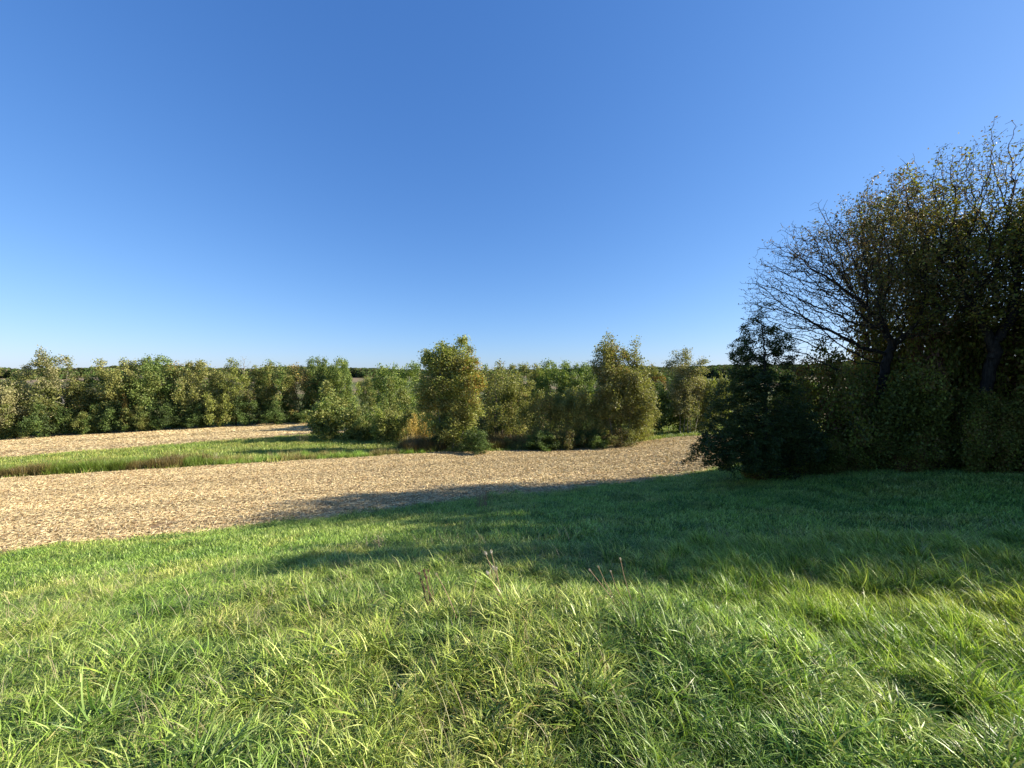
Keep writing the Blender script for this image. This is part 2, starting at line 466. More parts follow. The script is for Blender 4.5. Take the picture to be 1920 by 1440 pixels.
# unit prototypes are built for a height of 8 m and scaled in place
def proto_round(seed, pal, leaf_n=9000, low=1.0, bark=None, w=3.0, **k):
    return grow(seed, [(0, 0, 5.0, w, w, 2.9), (.8, 0, 3.2, w * .95, w * .9, 2.2), (-.9, .3, 2.4, w * .8, w * .8, 1.9)],
                [((0, 0, 0), (.15, 0, low)), ], n_att=1300, step=.36, kill=.55, puffs=70, pr=.30, shell=.0, palette=pal, leaf_n=int(leaf_n * 1.7), leaf=.18, spread=.24, barkm=bark, r_base=.15, **k)
def proto_tall(seed, pal, leaf_n=10000, bark=None, w=1.9, nst=3, leaf=.15, **k):
    g = np.random.default_rng(seed + 99)
    st = []
    for i in range(nst):
        a = g.uniform(0, 6.28); q = g.uniform(.05, .35)
        st.append(((math.cos(a) * q, math.sin(a) * q, 0), (math.cos(a) * (q + .5), math.sin(a) * (q + .4), g.uniform(3.2, 5.0))))
    return grow(seed, [(0, 0, 4.9, w, w, 3.1), (.3, 0, 2.6, w * .95, w * .95, 2.1), (-.3, 0, 6.2, w * .55, w * .6, 1.8, 1.6)],
                st, n_att=1400, step=.33, kill=.48, puffs=70, pr=.30, shell=.0, palette=pal, leaf_n=leaf_n, leaf=leaf, spread=.2, barkm=bark, r_base=.11, up=.25, **k)
def proto_shrub(seed, pal, leaf_n=7000, bark=None, nst=6, leaf=.14, w=2.6, h=3.4, **k):
    g = np.random.default_rng(seed + 99)
    st = []
    for i in range(nst):
        a = g.uniform(0, 6.28)
        st.append(((math.cos(a) * .25, math.sin(a) * .25, 0), (math.cos(a) * w * .35, math.sin(a) * w * .35, h * .3)))
    return grow(seed, [(0, 0, h * .52, w * .9, w * .9, h * .46), (w * .35, .2, h * .38, w * .6, w * .6, h * .36), (-w * .35, 0, h * .36, w * .6, w * .6, h * .34)],
                st, n_att=1000, step=.26, kill=.4, puffs=30, pr=.36, palette=pal, leaf_n=leaf_n, leaf=leaf, spread=.17, barkm=bark, r_base=.045, r_tip=.005, up=.12, **k)

# ================================================================== TREES ON THE RIGHT (near, against the light)
def near_tree(kind, label, seed, px, D, ells, stems, cat='tree', **k):
    bx, by, bz = at(px, D)
    E = [(e[0] - bx, e[1] - by, e[2] - bz, *e[3:]) for e in ells]
    S = [((a[0] - bx, a[1] - by, a[2] - bz), (b[0] - bx, b[1] - by, b[2] - bz)) for a, b in stems]
    if 'leaf_where' in k:
        f = k['leaf_where']; k['leaf_where'] = lambda p: f(p + [bx, by, bz])
    return tree(kind, label, cat, grow(seed, E, S, **k), (bx, by, bz + .06))
def Wd(px, py, D): return tuple(world_at(px, py, D))
def ell(px, py, D, rx, rz, ry=None, w=1): return (*Wd(px, py, D), rx, ry or (rx + rz) / 2, rz, w)
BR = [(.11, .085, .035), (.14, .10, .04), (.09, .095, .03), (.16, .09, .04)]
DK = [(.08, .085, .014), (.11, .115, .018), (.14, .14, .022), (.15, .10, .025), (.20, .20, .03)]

# spreading elm, nearly bare towards the left
b = at(1650, 16)
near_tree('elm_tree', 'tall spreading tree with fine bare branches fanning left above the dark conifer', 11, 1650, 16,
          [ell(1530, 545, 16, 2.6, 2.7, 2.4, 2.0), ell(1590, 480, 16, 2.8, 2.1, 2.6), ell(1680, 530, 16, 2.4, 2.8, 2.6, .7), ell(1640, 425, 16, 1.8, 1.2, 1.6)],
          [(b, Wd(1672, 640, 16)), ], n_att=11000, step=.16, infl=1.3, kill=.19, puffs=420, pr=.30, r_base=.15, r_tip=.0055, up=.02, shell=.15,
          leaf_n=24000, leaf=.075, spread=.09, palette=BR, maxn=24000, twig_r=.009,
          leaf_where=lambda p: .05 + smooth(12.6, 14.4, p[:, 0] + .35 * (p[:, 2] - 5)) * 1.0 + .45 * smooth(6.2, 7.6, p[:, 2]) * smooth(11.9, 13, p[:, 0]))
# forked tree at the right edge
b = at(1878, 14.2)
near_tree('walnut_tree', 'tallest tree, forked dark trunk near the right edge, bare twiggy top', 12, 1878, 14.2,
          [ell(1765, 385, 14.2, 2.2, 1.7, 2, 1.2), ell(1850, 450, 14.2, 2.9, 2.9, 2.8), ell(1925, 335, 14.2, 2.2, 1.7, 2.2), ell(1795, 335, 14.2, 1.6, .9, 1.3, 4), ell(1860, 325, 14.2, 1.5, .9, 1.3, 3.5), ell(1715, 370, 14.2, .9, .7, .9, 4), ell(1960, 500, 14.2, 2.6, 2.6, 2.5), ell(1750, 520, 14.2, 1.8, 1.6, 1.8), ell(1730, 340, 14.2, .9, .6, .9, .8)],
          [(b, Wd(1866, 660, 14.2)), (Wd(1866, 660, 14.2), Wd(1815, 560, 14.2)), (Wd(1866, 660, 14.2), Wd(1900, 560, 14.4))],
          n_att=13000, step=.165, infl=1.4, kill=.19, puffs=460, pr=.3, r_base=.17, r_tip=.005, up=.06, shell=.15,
          leaf_n=34000, leaf=.085, spread=.12, palette=DK + [(.22, .18, .04), (.2, .13, .04)], maxn=26000, twig_r=.009,  # added gold tones paint backlit glow on leaves the sun can't reach
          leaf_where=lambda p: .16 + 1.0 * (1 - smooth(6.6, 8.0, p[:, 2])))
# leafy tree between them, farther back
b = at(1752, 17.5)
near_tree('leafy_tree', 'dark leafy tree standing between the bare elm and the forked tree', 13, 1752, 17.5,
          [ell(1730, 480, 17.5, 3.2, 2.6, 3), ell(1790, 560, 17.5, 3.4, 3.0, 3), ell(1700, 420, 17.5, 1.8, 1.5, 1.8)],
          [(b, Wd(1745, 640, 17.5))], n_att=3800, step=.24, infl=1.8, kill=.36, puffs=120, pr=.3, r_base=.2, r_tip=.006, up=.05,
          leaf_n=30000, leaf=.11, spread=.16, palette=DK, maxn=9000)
# dark conifer-like tree
b = at(1432, 15.5)
def tiers(px, D, top, base, halfw, nt, seed):
    g = np.random.default_rng(seed); out = []
    for k in range(nt):
        f = (k + .3) / nt; py = top + (base - top) * f
        for s in (-1, 1):
            w = halfw * (.14 + f ** .75) * g.uniform(.7, 1.15)
            out.append(ell(px + s * w * .5, py + g.uniform(-6, 6), D + g.uniform(-.3, .3), max(.2, w / 48 * .62), .18 + .1 * f, max(.25, w / 48 * .8)))
    return out
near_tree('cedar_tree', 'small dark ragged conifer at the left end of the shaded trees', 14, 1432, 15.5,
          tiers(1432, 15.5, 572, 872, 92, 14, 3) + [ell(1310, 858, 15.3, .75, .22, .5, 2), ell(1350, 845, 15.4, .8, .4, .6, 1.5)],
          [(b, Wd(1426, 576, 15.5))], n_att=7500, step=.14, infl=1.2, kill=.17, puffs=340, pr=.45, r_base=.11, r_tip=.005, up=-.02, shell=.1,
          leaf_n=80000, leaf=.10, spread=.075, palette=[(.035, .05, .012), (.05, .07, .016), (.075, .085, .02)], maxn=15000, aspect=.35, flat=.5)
# understorey of the shaded trees
under = [(1490, 17.0, 760, 1.2, 'broad dark shrub close behind the ragged conifer'),
         (1565, 16.4, 655, 1.7, 'dark shrub with grey twigs under the bare fanning branches'),
         (1640, 15.4, 670, 1.8, 'tall dark shrub round the foot of the bare elm'),
         (1700, 16.8, 575, 1.8, 'dark shrub beside the elm trunk with reddish leaves'),
         (1775, 16.0, 560, 1.9, 'tallest dark shrub left of the forked trunk'),
         (1840, 16.4, 580, 1.7, 'dark shrub directly behind the forked trunk'),
         (1905, 15.2, 560, 1.8, 'dark shrub right of the forked trunk, cut by the photo edge'),
         (1665, 18.6, 560, 2.0, 'leafy thicket shrub farthest back under the tall shaded trees')]
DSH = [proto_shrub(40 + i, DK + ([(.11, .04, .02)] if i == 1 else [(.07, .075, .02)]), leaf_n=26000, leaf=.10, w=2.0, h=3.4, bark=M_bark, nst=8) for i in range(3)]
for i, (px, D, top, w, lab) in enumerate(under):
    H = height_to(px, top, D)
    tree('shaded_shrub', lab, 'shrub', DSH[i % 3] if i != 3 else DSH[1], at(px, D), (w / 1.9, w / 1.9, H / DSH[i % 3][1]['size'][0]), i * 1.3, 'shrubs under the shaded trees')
low = [(1425, 15.9, 800, .8, 'low dark bush at the foot of the ragged conifer'), (1515, 15.6, 810, .9, 'low dark bush with gaps, at the edge of the shaded grass'),
       (1600, 15.4, 790, 1.0, 'low dark bush in front of the elm trunk'), (1690, 15.0, 780, 1.0, 'low bush between elm and forked trunk, nearest the grass'),
       (1770, 14.6, 770, 1.0, 'low bush left of the forked trunk, nearest the grass'), (1868, 13.6, 735, 1.0, 'low bush against the forked trunk'), (1915, 13.6, 770, 1.0, 'low bush at the right photo edge under the tallest tree')]
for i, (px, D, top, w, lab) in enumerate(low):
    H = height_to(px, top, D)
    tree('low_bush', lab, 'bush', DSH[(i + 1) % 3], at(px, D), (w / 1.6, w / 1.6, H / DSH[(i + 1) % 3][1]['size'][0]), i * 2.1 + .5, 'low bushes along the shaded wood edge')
# the wood edge goes on outside the frame and casts the shade that lies on the meadow
OFF = grow(31, [(0, 0, 5.0, 3.2, 3.2, 2.9), (.8, 0, 3.2, 3.0, 2.8, 2.2), (-.9, .3, 2.6, 2.6, 2.6, 1.9)], [((0, 0, 0), (.15, 0, 1.2))], n_att=1700, step=.34, kill=.5, puffs=60, pr=.34, shell=.1,
           palette=DK, leaf_n=60000, leaf=.10, spread=.2, r_base=.15)
for i, (x, y, H, lab) in enumerate([(21.5, 12.2, 11.6, 'large leafy tree of the wood edge, just outside the right of the view'), (20.5, 7.6, 10.7, 'leafy tree of the wood edge, nearest to the viewer'),
                            (24.0, 10.2, 12.2, 'large leafy tree deeper in the wood outside the view'), (27.5, 16.7, 12, 'leafy tree at the back of the wood beyond the right edge')]):
    h0, w0 = OFF[1]['size']
    tree('leafy_tree', lab, 'tree', OFF, (x, y, float(ground_z(x, y)[0])), (8.2 / w0, 8.2 / w0, H / h0), i * 1.7, 'trees of the wood edge right of the view')

# ================================================================== TREES ACROSS THE FIELD (middle)
big_e = [(-1.55, 0, 5.6, 1.3, 1.4, 2.6), (-.4, .2, 6.3, 1.4, 1.5, 2.6, 1.2), (.9, 0, 5.7, 1.3, 1.5, 3.2), (1.5, 0, 5.0, 1.0, 1.2, 3.0), (-.3, 0, 2.6, 1.7, 1.4, 1.8), (-1.3, 0, 7.4, .9, 1, .9, 2), (-.2, 0, 7.6, 1.3, 1, .8, 1.6), (1.0, 0, 7.4, .8, 1, .7, 1.4), (0, 0, 4.2, 1.5, 1.2, 2.2), (.2, 0, 1.9, 1.9, 1.4, 1.1)]
def autumn_right(c, col, g):
    f = smooth(.1, 2.2, c[:, 0]) * smooth(3.0, 5.2, c[:, 2]) * (1 - smooth(7.4, 8.6, c[:, 2]))
    pick = g.uniform(0, 1, len(c)) < f * .42
    col = col.copy(); col[pick] = np.array([.26, .155, .035]) * g.uniform(.7, 1.2, (pick.sum(), 1)); return col
cot = grow(21, big_e, [((-.5, 0, 0), (-1.2, 0, 4.2)), ((0, 0, 0), (0, 0, 4.8)), ((.4, 0, 0), (1.2, 0, 4.0)), ((.2, .2, 0), (.6, .3, 3.5))], n_att=3600, step=.24, kill=.36, puffs=220, pr=.30, shell=.0,
           palette=G_olive[1:] + [(.24, .26, .06), (.20, .23, .05), (.27, .27, .075)], leaf_n=52000, leaf=.135, spread=.2, r_base=.10, up=.25, barkm=M_bark_pale, colour=autumn_right, flat=.1)
H = height_to(850, 640, 32)
tree('poplar_tree', 'tallest broad poplar in the middle, orange leaves on its right side', 'tree', cot, at(848, 32), (1.08, 1.08, H / cot[1]['size'][0]))
p2 = grow(22, [(-.9, 0, 6.2, 1.2, 1.2, 2.4, 1.2), (0, 0, 4.2, 1.7, 1.5, 3.0), (1.7, 0, 6.4, .8, .8, 1.7, .6), (1.5, 0, 3.4, 1.5, 1.4, 2.7), (-1.0, 0, 2.6, 1.2, 1.2, 2.0)],
          [((-.3, 0, 0), (-.9, 0, 4.6)), ((.3, 0, 0), (.3, 0, 4)), ((.7, 0, 0), (1.5, 0, 4.6)), ((0, .3, 0), (.2, .4, 3.2))], n_att=2800, step=.24, kill=.38, puffs=170, pr=.30, shell=.0,
          palette=G_pale[:2] + G_olive[1:] + [(.24, .26, .06)], leaf_n=44000, leaf=.135, spread=.2, r_base=.09, up=.25, barkm=M_bark_pale, flat=.1,
          leaf_where=lambda p: 1 - .6 * smooth(6.6, 8.2, p[:, 2]), colour=lambda c, col, g: np.where((g.uniform(0, 1, len(c)) < .15 * smooth(5, 6, c[:, 2]) * (np.abs(c[:, 0] + .2) < .8))[:, None], [.25, .15, .04], col))
tree('poplar_tree', 'tall ragged poplar right of the willow thicket, two thin tops', 'tree', p2, at(1160, 34.5), (1.02, 1.02, height_to(1145, 642, 34.5) / p2[1]['size'][0]))
p3 = grow(23, [(-.6, 0, 5.6, .9, .9, 2.2), (.5, 0, 5.6, .9, .9, 2.6), (0, 0, 3.8, 1.4, 1.2, 2.2)],
          [((-.6, 0, 0), (-.8, 0, 5.2)), ((-.25, .2, 0), (-.35, .1, 5.5)), ((.05, 0, 0), (.15, 0, 5.8)), ((.3, .1, 0), (.55, 0, 5.6)), ((.55, 0, 0), (1.0, 0, 4.8))], n_att=1700, step=.24, kill=.38, puffs=50, pr=.36,
          palette=G_pale + [(.12, .13, .04)], leaf_n=20000, leaf=.12, spread=.2, r_base=.06, r_tip=.006, up=.3, barkm=M_bark_pale, flat=.1, leaf_where=lambda p: .15 + smooth(1.0, 2.6, p[:, 2]))
tree('poplar_tree', 'slender pale multi-stemmed poplar with see-through top, left of the shaded conifer', 'tree', p3, at(1290, 40), (1.2, 1.2, height_to(1292, 658, 40) / p3[1]['size'][0]))

T_lime = [proto_tall(51, G_lime + G_olive), proto_round(52, G_green + G_lime, leaf_n=11000)]
S_lime = proto_shrub(53, G_lime + G_olive, leaf_n=12000)
S_green = [proto_shrub(54, G_green + G_olive, leaf_n=14000, w=2.6, h=3.4), proto_shrub(55, G_dark + G_green, leaf_n=12000)]
S_gold = proto_shrub(56, G_gold, leaf_n=12000, leaf=.11, nst=12, bark=M_bark_mid)
S_brown = proto_shrub(57, G_brown + G_olive, leaf_n=6000, nst=9)
S_willow = [proto_shrub(58 + i, G_olive + [(.24, .24, .06), (.22, .17, .06)], leaf_n=11000, leaf=.12, nst=14, w=2.3, h=4.6, bark=M_bark_mid,
            leaf_where=lambda p: .22 + smooth(1.6, 2.9, p[:, 2])) for i in range(2)]
T_thin = proto_tall(60, G_brown + G_olive + G_olive, leaf_n=7000, nst=4, w=1.7, bark=M_bark_mid)
T_orange = proto_round(61, G_orange + G_olive, leaf_n=8000, w=2.4)
T_round = [proto_round(62 + i, p, leaf_n=12000) for i, p in enumerate([G_olive + G_pale[:1] + G_green[2:], G_olive + G_green[1:], G_pale[:3] + G_olive[:2], G_green + G_olive[:2]])]

def put(kind, cat, meshes, px, D, top, width_px, label, nomw, nomh, rz=None, group=None):
    """width and height are real metres worked out from the distance"""
    H = height_to(px, top, D); wm = width_px / F_PX * D
    nomh, nomw = meshes[1]['size']
    rz = rz if rz is not None else (px * .731) % 6.283
    return tree(kind, label, cat, meshes, at(px, D), (wm / nomw, wm / nomw, H / nomh), rz, group)

mid = [
 ('round_bush', 'bush', S_green[0], 655, 42, 722, 118, 'large rounded green bush at the end of the far stubble field', 5.6, 3.4),
 ('dark_bush', 'bush', S_green[1], 612, 43.5, 748, 55, 'dark bush on the left flank of the large rounded bush', 5.4, 3.4),
 ('round_bush', 'bush', S_green[0], 690, 40.5, 768, 62, 'smaller green bush in front of the large rounded bush', 5.6, 3.4),
 ('leafy_tree', 'tree', T_lime[1], 746, 54, 683, 90, 'rounded tree between the hill fields and the tallest poplar', 6.8, 8),
 ('round_bush', 'bush', S_green[0], 748, 47, 716, 78, 'round green bush right behind the yellow-green bush', 5.6, 3.4),
 ('yellow_green_bush', 'bush', S_lime, 736, 38.5, 766, 82, 'low yellow-green domed bush beside the golden shrub', 5.4, 3.4),
 ('golden_shrub', 'shrub', S_gold, 787, 36.3, 778, 58, 'golden yellow shrub left of the tallest poplar', 5.4, 3.4),
 ('brown_shrub', 'shrub', S_brown, 800, 44, 725, 60, 'brownish half-bare shrub behind the golden shrub', 5.4, 3.4),
 ('dark_bush', 'bush', S_green[1], 826, 32.6, 800, 40, 'low dark bush left of the foot of the tallest poplar', 5.4, 3.4),
 ('dark_bush', 'bush', S_green[1], 892, 31.0, 803, 68, 'low dark bush right of the foot of the tallest poplar, at the field edge', 5.4, 3.4),
 ('thin_tree', 'tree', T_thin, 940, 38.5, 680, 80, 'thin-trunked brownish tree just right of the tallest poplar', 4.2, 8),
 ('willow_shrub', 'shrub', S_willow[0], 968, 39.5, 715, 70, 'olive willow behind the thin-trunked tree, leftmost of the willows', 4.9, 4.6),
 ('willow_shrub', 'shrub', S_willow[1], 1012, 35.5, 735, 78, 'many-stemmed willow, second from the left in the thicket', 4.9, 4.6),
 ('willow_shrub', 'shrub', S_willow[0], 1055, 36, 728, 78, 'many-stemmed willow in the centre of the thicket', 4.9, 4.6),
 ('willow_shrub', 'shrub', S_willow[1], 1100, 35, 732, 74, 'many-stemmed willow against the ragged poplar', 4.9, 4.6),
 ('leafy_tree', 'tree', T_round[0], 985, 62, 684, 78, 'green tree behind the willow thicket, left one of three', 6.8, 8),
 ('leafy_tree', 'tree', T_lime[1], 1040, 60, 678, 80, 'bright green tree behind the willow thicket, middle one of three', 6.8, 8),
 ('leafy_tree', 'tree', T_round[3], 1088, 58, 684, 78, 'dark green tree behind the willow thicket, right one of three', 6.8, 8),
 ('brown_shrub', 'shrub', S_brown, 965, 33.5, 815, 50, 'low brown bramble left of the willow thicket foot', 5.4, 3.4),
 ('dark_bush', 'bush', S_green[1], 1015, 33, 806, 62, 'low dark bush under the left willows at the field edge', 5.4, 3.4),
 ('brown_shrub', 'shrub', S_brown, 1065, 33.2, 800, 62, 'low reddish brown bramble under the middle willows', 5.4, 3.4),
 ('dark_bush', 'bush', S_green[1], 1112, 33.5, 806, 60, 'low dark bush under the right willow', 5.4, 3.4),
 ('brown_shrub', 'shrub', S_brown, 1165, 33.5, 800, 66, 'low brown bramble at the foot of the ragged poplar', 5.4, 3.4),
 ('willow_shrub', 'shrub', S_willow[0], 1200, 36.5, 735, 56, 'willow shrub right of the ragged poplar', 4.9, 4.6),
 ('orange_tree', 'tree', T_orange, 1222, 52, 688, 50, 'small tree with orange autumn crown right of the ragged poplar', 5.2, 8),
 ('dark_bush', 'bush', S_green[1], 1248, 42, 712, 78, 'dense dark bush between ragged poplar and slender poplar', 5.4, 3.4),
 ('yellow_green_bush', 'bush', S_lime, 1328, 41, 705, 62, 'yellow-green tall bush right of the slender poplar', 5.4, 3.4),
 ('leafy_tree', 'tree', T_round[1], 1380, 60, 712, 80, 'olive tree seen through the gaps of the shaded conifer', 6.8, 8),
 ('leafy_tree', 'tree', T_lime[1], 1490, 56, 708, 90, 'green tree behind the shaded trees, seen right of the conifer', 6.8, 8),
 ('willow_shrub', 'shrub', S_willow[1], 1140, 38, 742, 70, 'olive willow showing between the thicket and the ragged poplar', 4.9, 4.6),
 ('brown_shrub', 'shrub', S_brown, 905, 40, 770, 70, 'brown half-bare shrub between the tallest poplar and the thin-trunked tree', 5.4, 3.4),
 ('brown_shrub', 'shrub', S_brown, 1030, 44, 762, 100, 'wide brown shrub behind the stems of the willow thicket', 5.4, 3.4),
 ('dark_bush', 'bush', S_green[1], 1085, 45, 758, 90, 'dark bush behind the right half of the willow thicket', 5.4, 3.4),
 ('dark_bush', 'bush', S_green[1], 960, 46, 760, 90, 'dark bush behind the thin-trunked tree', 5.4, 3.4),
 ('dark_bush', 'bush', S_green[1], 870, 44, 760, 80, 'dark bush behind the tallest poplar', 5.4, 3.4),
 ('leafy_tree', 'tree', T_round[2], 820, 62, 700, 80, 'olive tree far behind, left of the tallest poplar', 6.8, 8),
 ('leafy_tree', 'tree', T_round[1], 930, 60, 690, 70, 'olive tree far behind, right of the tallest poplar', 6.8, 8),
 ('brown_shrub', 'shrub', S_brown, 1300, 43, 775, 60, 'brown low shrub around the stems of the slender poplar', 5.4, 3.4),
 ('leafy_tree', 'tree', T_round[1], 694, 82, 706, 44, 'small distant tree in the gap left of the tallest poplar, before the hill fields', 6.8, 8),
 ('leafy_tree', 'tree', T_round[3], 1262, 72, 700, 60, 'distant dark green tree above the dense dark bush', 6.8, 8),
 ('leafy_tree', 'tree', T_round[2], 1180, 66, 700, 70, 'olive tree far behind the ragged poplar', 6.8, 8),
]
for kind, cat, me, px, D, top, w, lab, nw, nh in mid:
    put(kind, cat, me, px, D, top, w, lab, nw, nh)

# ================================================================== TREE ROW ON THE LEFT
loose = grow(71, [(-1.6, 0, 5.2, 1.2, 1.2, 1.2), (.2, 0, 6.6, 1.3, 1.2, 1.4, 1.3), (2.3, 0, 6.4, .9, .8, .9), (0, 0, 3.2, 2.6, 2.2, 2.0), (1.2, 0, 4.4, 1.4, 1.2, 1.2)],
             [((0, 0, 0), (.1, 0, 2.2)), ((.5, 0, 0), (1.1, 0, 3.2))], n_att=2200, step=.28, kill=.42, puffs=60, pr=.34, palette=G_pale + G_olive, leaf_n=18000, leaf=.15, spread=.18, r_base=.17, barkm=M_bark_pale, flat=.2)
tree('spreading_tree', 'highest tree of the left row, loose pale crown with sky gaps', 'tree', loose, at(98, 53), (1.3, 1.3, height_to(110, 662, 53) / loose[1]['size'][0]))
T_autumn = proto_tall(76, G_olive + G_gold[:1] + G_brown, leaf_n=9000, w=2.1)
row = [(-48, 52, 690, 80, 0, 'olive tree past the left photo edge'),
 (8, 51, 706, 86, 2, 'pale olive tree at the left photo edge'),
 (48, 55, 698, 70, 0, 'olive tree left of the highest loose-crowned tree'),
 (158, 55, 706, 80, 6, 'low pale tree right of the highest loose-crowned tree'),
 (198, 57, 700, 66, 3, 'dark green tree below the dip in the left tree row'),
 (235, 56, 676, 84, 0, 'round-headed tree with an orange spot at its left foot'),
 (290, 57, 671, 88, 3, 'dark round tree right of the round-headed one'),
 (332, 58, 684, 60, 7, 'olive tree in the middle of the left row'),
 (375, 58, 679, 76, 0, 'broad olive tree left of the pointed light green tree'),
 (438, 58, 675, 52, 4, 'pointed light green tree in the left row beside the bare snag'),
 (482, 60, 694, 66, 6, 'brownish tree behind the bare snag'),
 (520, 61, 683, 72, 1, 'olive tree right of the bare snag'),
 (562, 62, 686, 66, 7, 'tawny olive tree in the right half of the left row'),
 (603, 63, 674, 66, 3, 'green tree second from the right end of the left row'),
 (636, 62, 674, 60, 5, 'bright green tree at the right end of the left row')]
for px, D, top, w, v, lab in row:
    me = T_round[v] if v < 4 else {4: T_lime[0], 5: T_lime[1], 6: T_thin, 7: T_autumn}[v]
    put('row_tree', 'tree', me, px, D, top, w, lab, 6.8 if v != 4 else 4.2, 8, group='trees of the left row')
foot = [(18, 50.5, 772, 52, 0, 'low bush at the foot of the row by the left photo edge'), (92, 51.5, 752, 66, 2, 'dark bush under the highest loose-crowned tree'), (160, 53, 765, 52, 0, 'low bush under the low pale tree'),
 (202, 53.5, 755, 58, 2, 'dark green bush left of the orange spot'), (262, 54.5, 758, 58, 0, 'light bush under the round-headed tree'), (318, 55.5, 752, 60, 2, 'dark bush under the dark round tree'),
 (368, 56.5, 755, 60, 2, 'dark bush left of the light green bush'), (415, 57, 735, 50, 1, 'light green bush under the pointed tree'), (465, 58.5, 745, 60, 2, 'dark bush under the bare snag'), (522, 59.5, 748, 66, 2, 'dark bush under the right half of the row'),
 (575, 60.5, 752, 60, 0, 'green bush near the right end of the row')]
for px, D, top, w, v, lab in foot:
    me = (S_green[0], S_lime, S_green[1])[v]
    put('row_bush', 'bush', me, px, D, top, w, lab, 5.5, 3.4, group='bushes at the foot of the left row')
put('orange_bush', 'bush', proto_shrub(75, G_orange, leaf_n=2500), 236, 54.0, 738, 22, 'small orange autumn bush showing in the left tree row', 5.4, 3.4)
# bare snag and bare sapling
gs = np.random.default_rng(5)
snag = grow(81, [(0, 0, 7.0, .9, .9, 1.2)], [((0, 0, 0), (0, 0, 5.6))], n_att=160, step=.3, kill=.5, puffs=10, pr=.5, leaf_n=40, leaf=.1, palette=G_brown, r_base=.1, r_tip=.014, barkm=M_bark_pale)
put('bare_snag', 'tree', snag, 458, 58.5, 668, 24, 'thin bare dead tree top rising out of the left row', 1.9, 8)
sap = proto_shrub(82, G_brown + G_pale, leaf_n=700, leaf=.07, nst=7, bark=M_bark_mid)
put('bare_sapling', 'shrub', sap, 562, 36.5, 798, 28, 'small half-bare sapling standing on the green strip', 5.0, 3.4)

# ================================================================== FAR WOODS ON THE RIDGES
def scatter_nodes(name, coll, mat=None):
    ng = bpy.data.node_groups.new(name, 'GeometryNodeTree')
    ng.interface.new_socket('Geometry', in_out='INPUT', socket_type='NodeSocketGeometry')
    ng.interface.new_socket('Geometry', in_out='OUTPUT', socket_type='NodeSocketGeometry')
    N, L = ng.nodes.new, ng.links.new
    gi, go = N('NodeGroupInput'), N('NodeGroupOutput')
    ci = N('GeometryNodeCollectionInfo'); ci.inputs['Collection'].default_value = coll
    ci.inputs['Separate Children'].default_value = True; ci.inputs['Reset Children'].default_value = True
    iop = N('GeometryNodeInstanceOnPoints'); iop.inputs['Pick Instance'].default_value = True
    L(gi.outputs[0], iop.inputs['Points']); L(ci.outputs[0], iop.inputs['Instance'])
    def attr(nm, t):
        a = N('GeometryNodeInputNamedAttribute'); a.data_type = t; a.inputs['Name'].default_value = nm; return a.outputs['Attribute']
    L(attr('idx', 'INT'), iop.inputs['Instance Index'])
    e = N('FunctionNodeEulerToRotation'); L(attr('rot', 'FLOAT_VECTOR'), e.inputs[0]); L(e.outputs[0], iop.inputs['Rotation'])
    L(attr('scl', 'FLOAT_VECTOR'), iop.inputs['Scale'])
    L(iop.outputs[0], go.inputs[0])
    return ng
def collection_of(name, meshes):
    c = bpy.data.collections.new(name)
    for i, me in enumerate(meshes):
        o = bpy.data.objects.new('%s_%02d' % (name, i), me); c.objects.link(o)
    return c
def scatter(name, coll, pos, rot, scl, idx, tint, **props):
    me = bpy.data.meshes.new(name); m = len(pos)
    me.vertices.add(m); me.vertices.foreach_set('co', np.ascontiguousarray(pos, np.float32).ravel())
    a = me.attributes.new('rot', 'FLOAT_VECTOR', 'POINT'); a.data.foreach_set('vector', np.ascontiguousarray(rot, np.float32).ravel())
    a = me.attributes.new('scl', 'FLOAT_VECTOR', 'POINT'); a.data.foreach_set('vector', np.ascontiguousarray(scl, np.float32).ravel())
    a = me.attributes.new('idx', 'INT', 'POINT'); a.data.foreach_set('value', np.ascontiguousarray(idx, np.int32))
    a = me.attributes.new('tint', 'FLOAT_COLOR', 'POINT'); t = np.ones((m, 4), np.float32); t[:, :3] = tint; a.data.foreach_set('color', t.ravel())
    o = link(name, me, **props)
    md = o.modifiers.new('scatter', 'NODES'); md.node_group = scatter_nodes(name + '_nodes', coll)
    return o

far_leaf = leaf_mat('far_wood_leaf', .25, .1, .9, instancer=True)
fw = []
for i in range(3):
    g = np.random.default_rng(900 + i)
    c = g.normal(size=(420, 3)); c /= np.linalg.norm(c, axis=1)[:, None]; c *= [5, 5, 6]; c *= g.uniform(.75, 1.05, (420, 1)); c[:, 2] += 6
    V, F = leaves(c, 2.6, g, .2, .8)
    me = mesh_from('far_crown', V, F, far_leaf)
    col = np.array(G_green[:3] + G_olive[:2] + G_brown)[g.integers(0, 8, 420)]; col_attr(me, 'col', np.repeat(col, 4, 0)); fw.append(me)
FW = collection_of('far_crowns', fw)
g = np.random.default_rng(77)
m = 14000
az = g.uniform(-1.15, 1.15, m); rad = g.uniform(430, 900, m)
ok = noise2(az * 14, rad * .006, 12) + .5 * smooth(620, 800, rad) + .3 * smooth(.1, .4, az) * smooth(480, 560, rad) > .66
az, rad = az[ok], rad[ok]
az2 = g.uniform(-1.15, 1.15, 900); rad2 = 300 + 90 * noise2(az2 * 10, az2 * 0, 3) + g.normal(0, 6, 900); ok = noise2(az2 * 22, az2 * 0 + 5, 31) > .62
az = np.concatenate([az, az2[ok]]); rad = np.concatenate([rad, rad2[ok]])
x, y = rad * np.sin(az), rad * np.cos(az); z = ground_z(x, y) - 1
s = g.uniform(.55, 1.35, len(x)) * np.where(rad < 430, .35, .8)
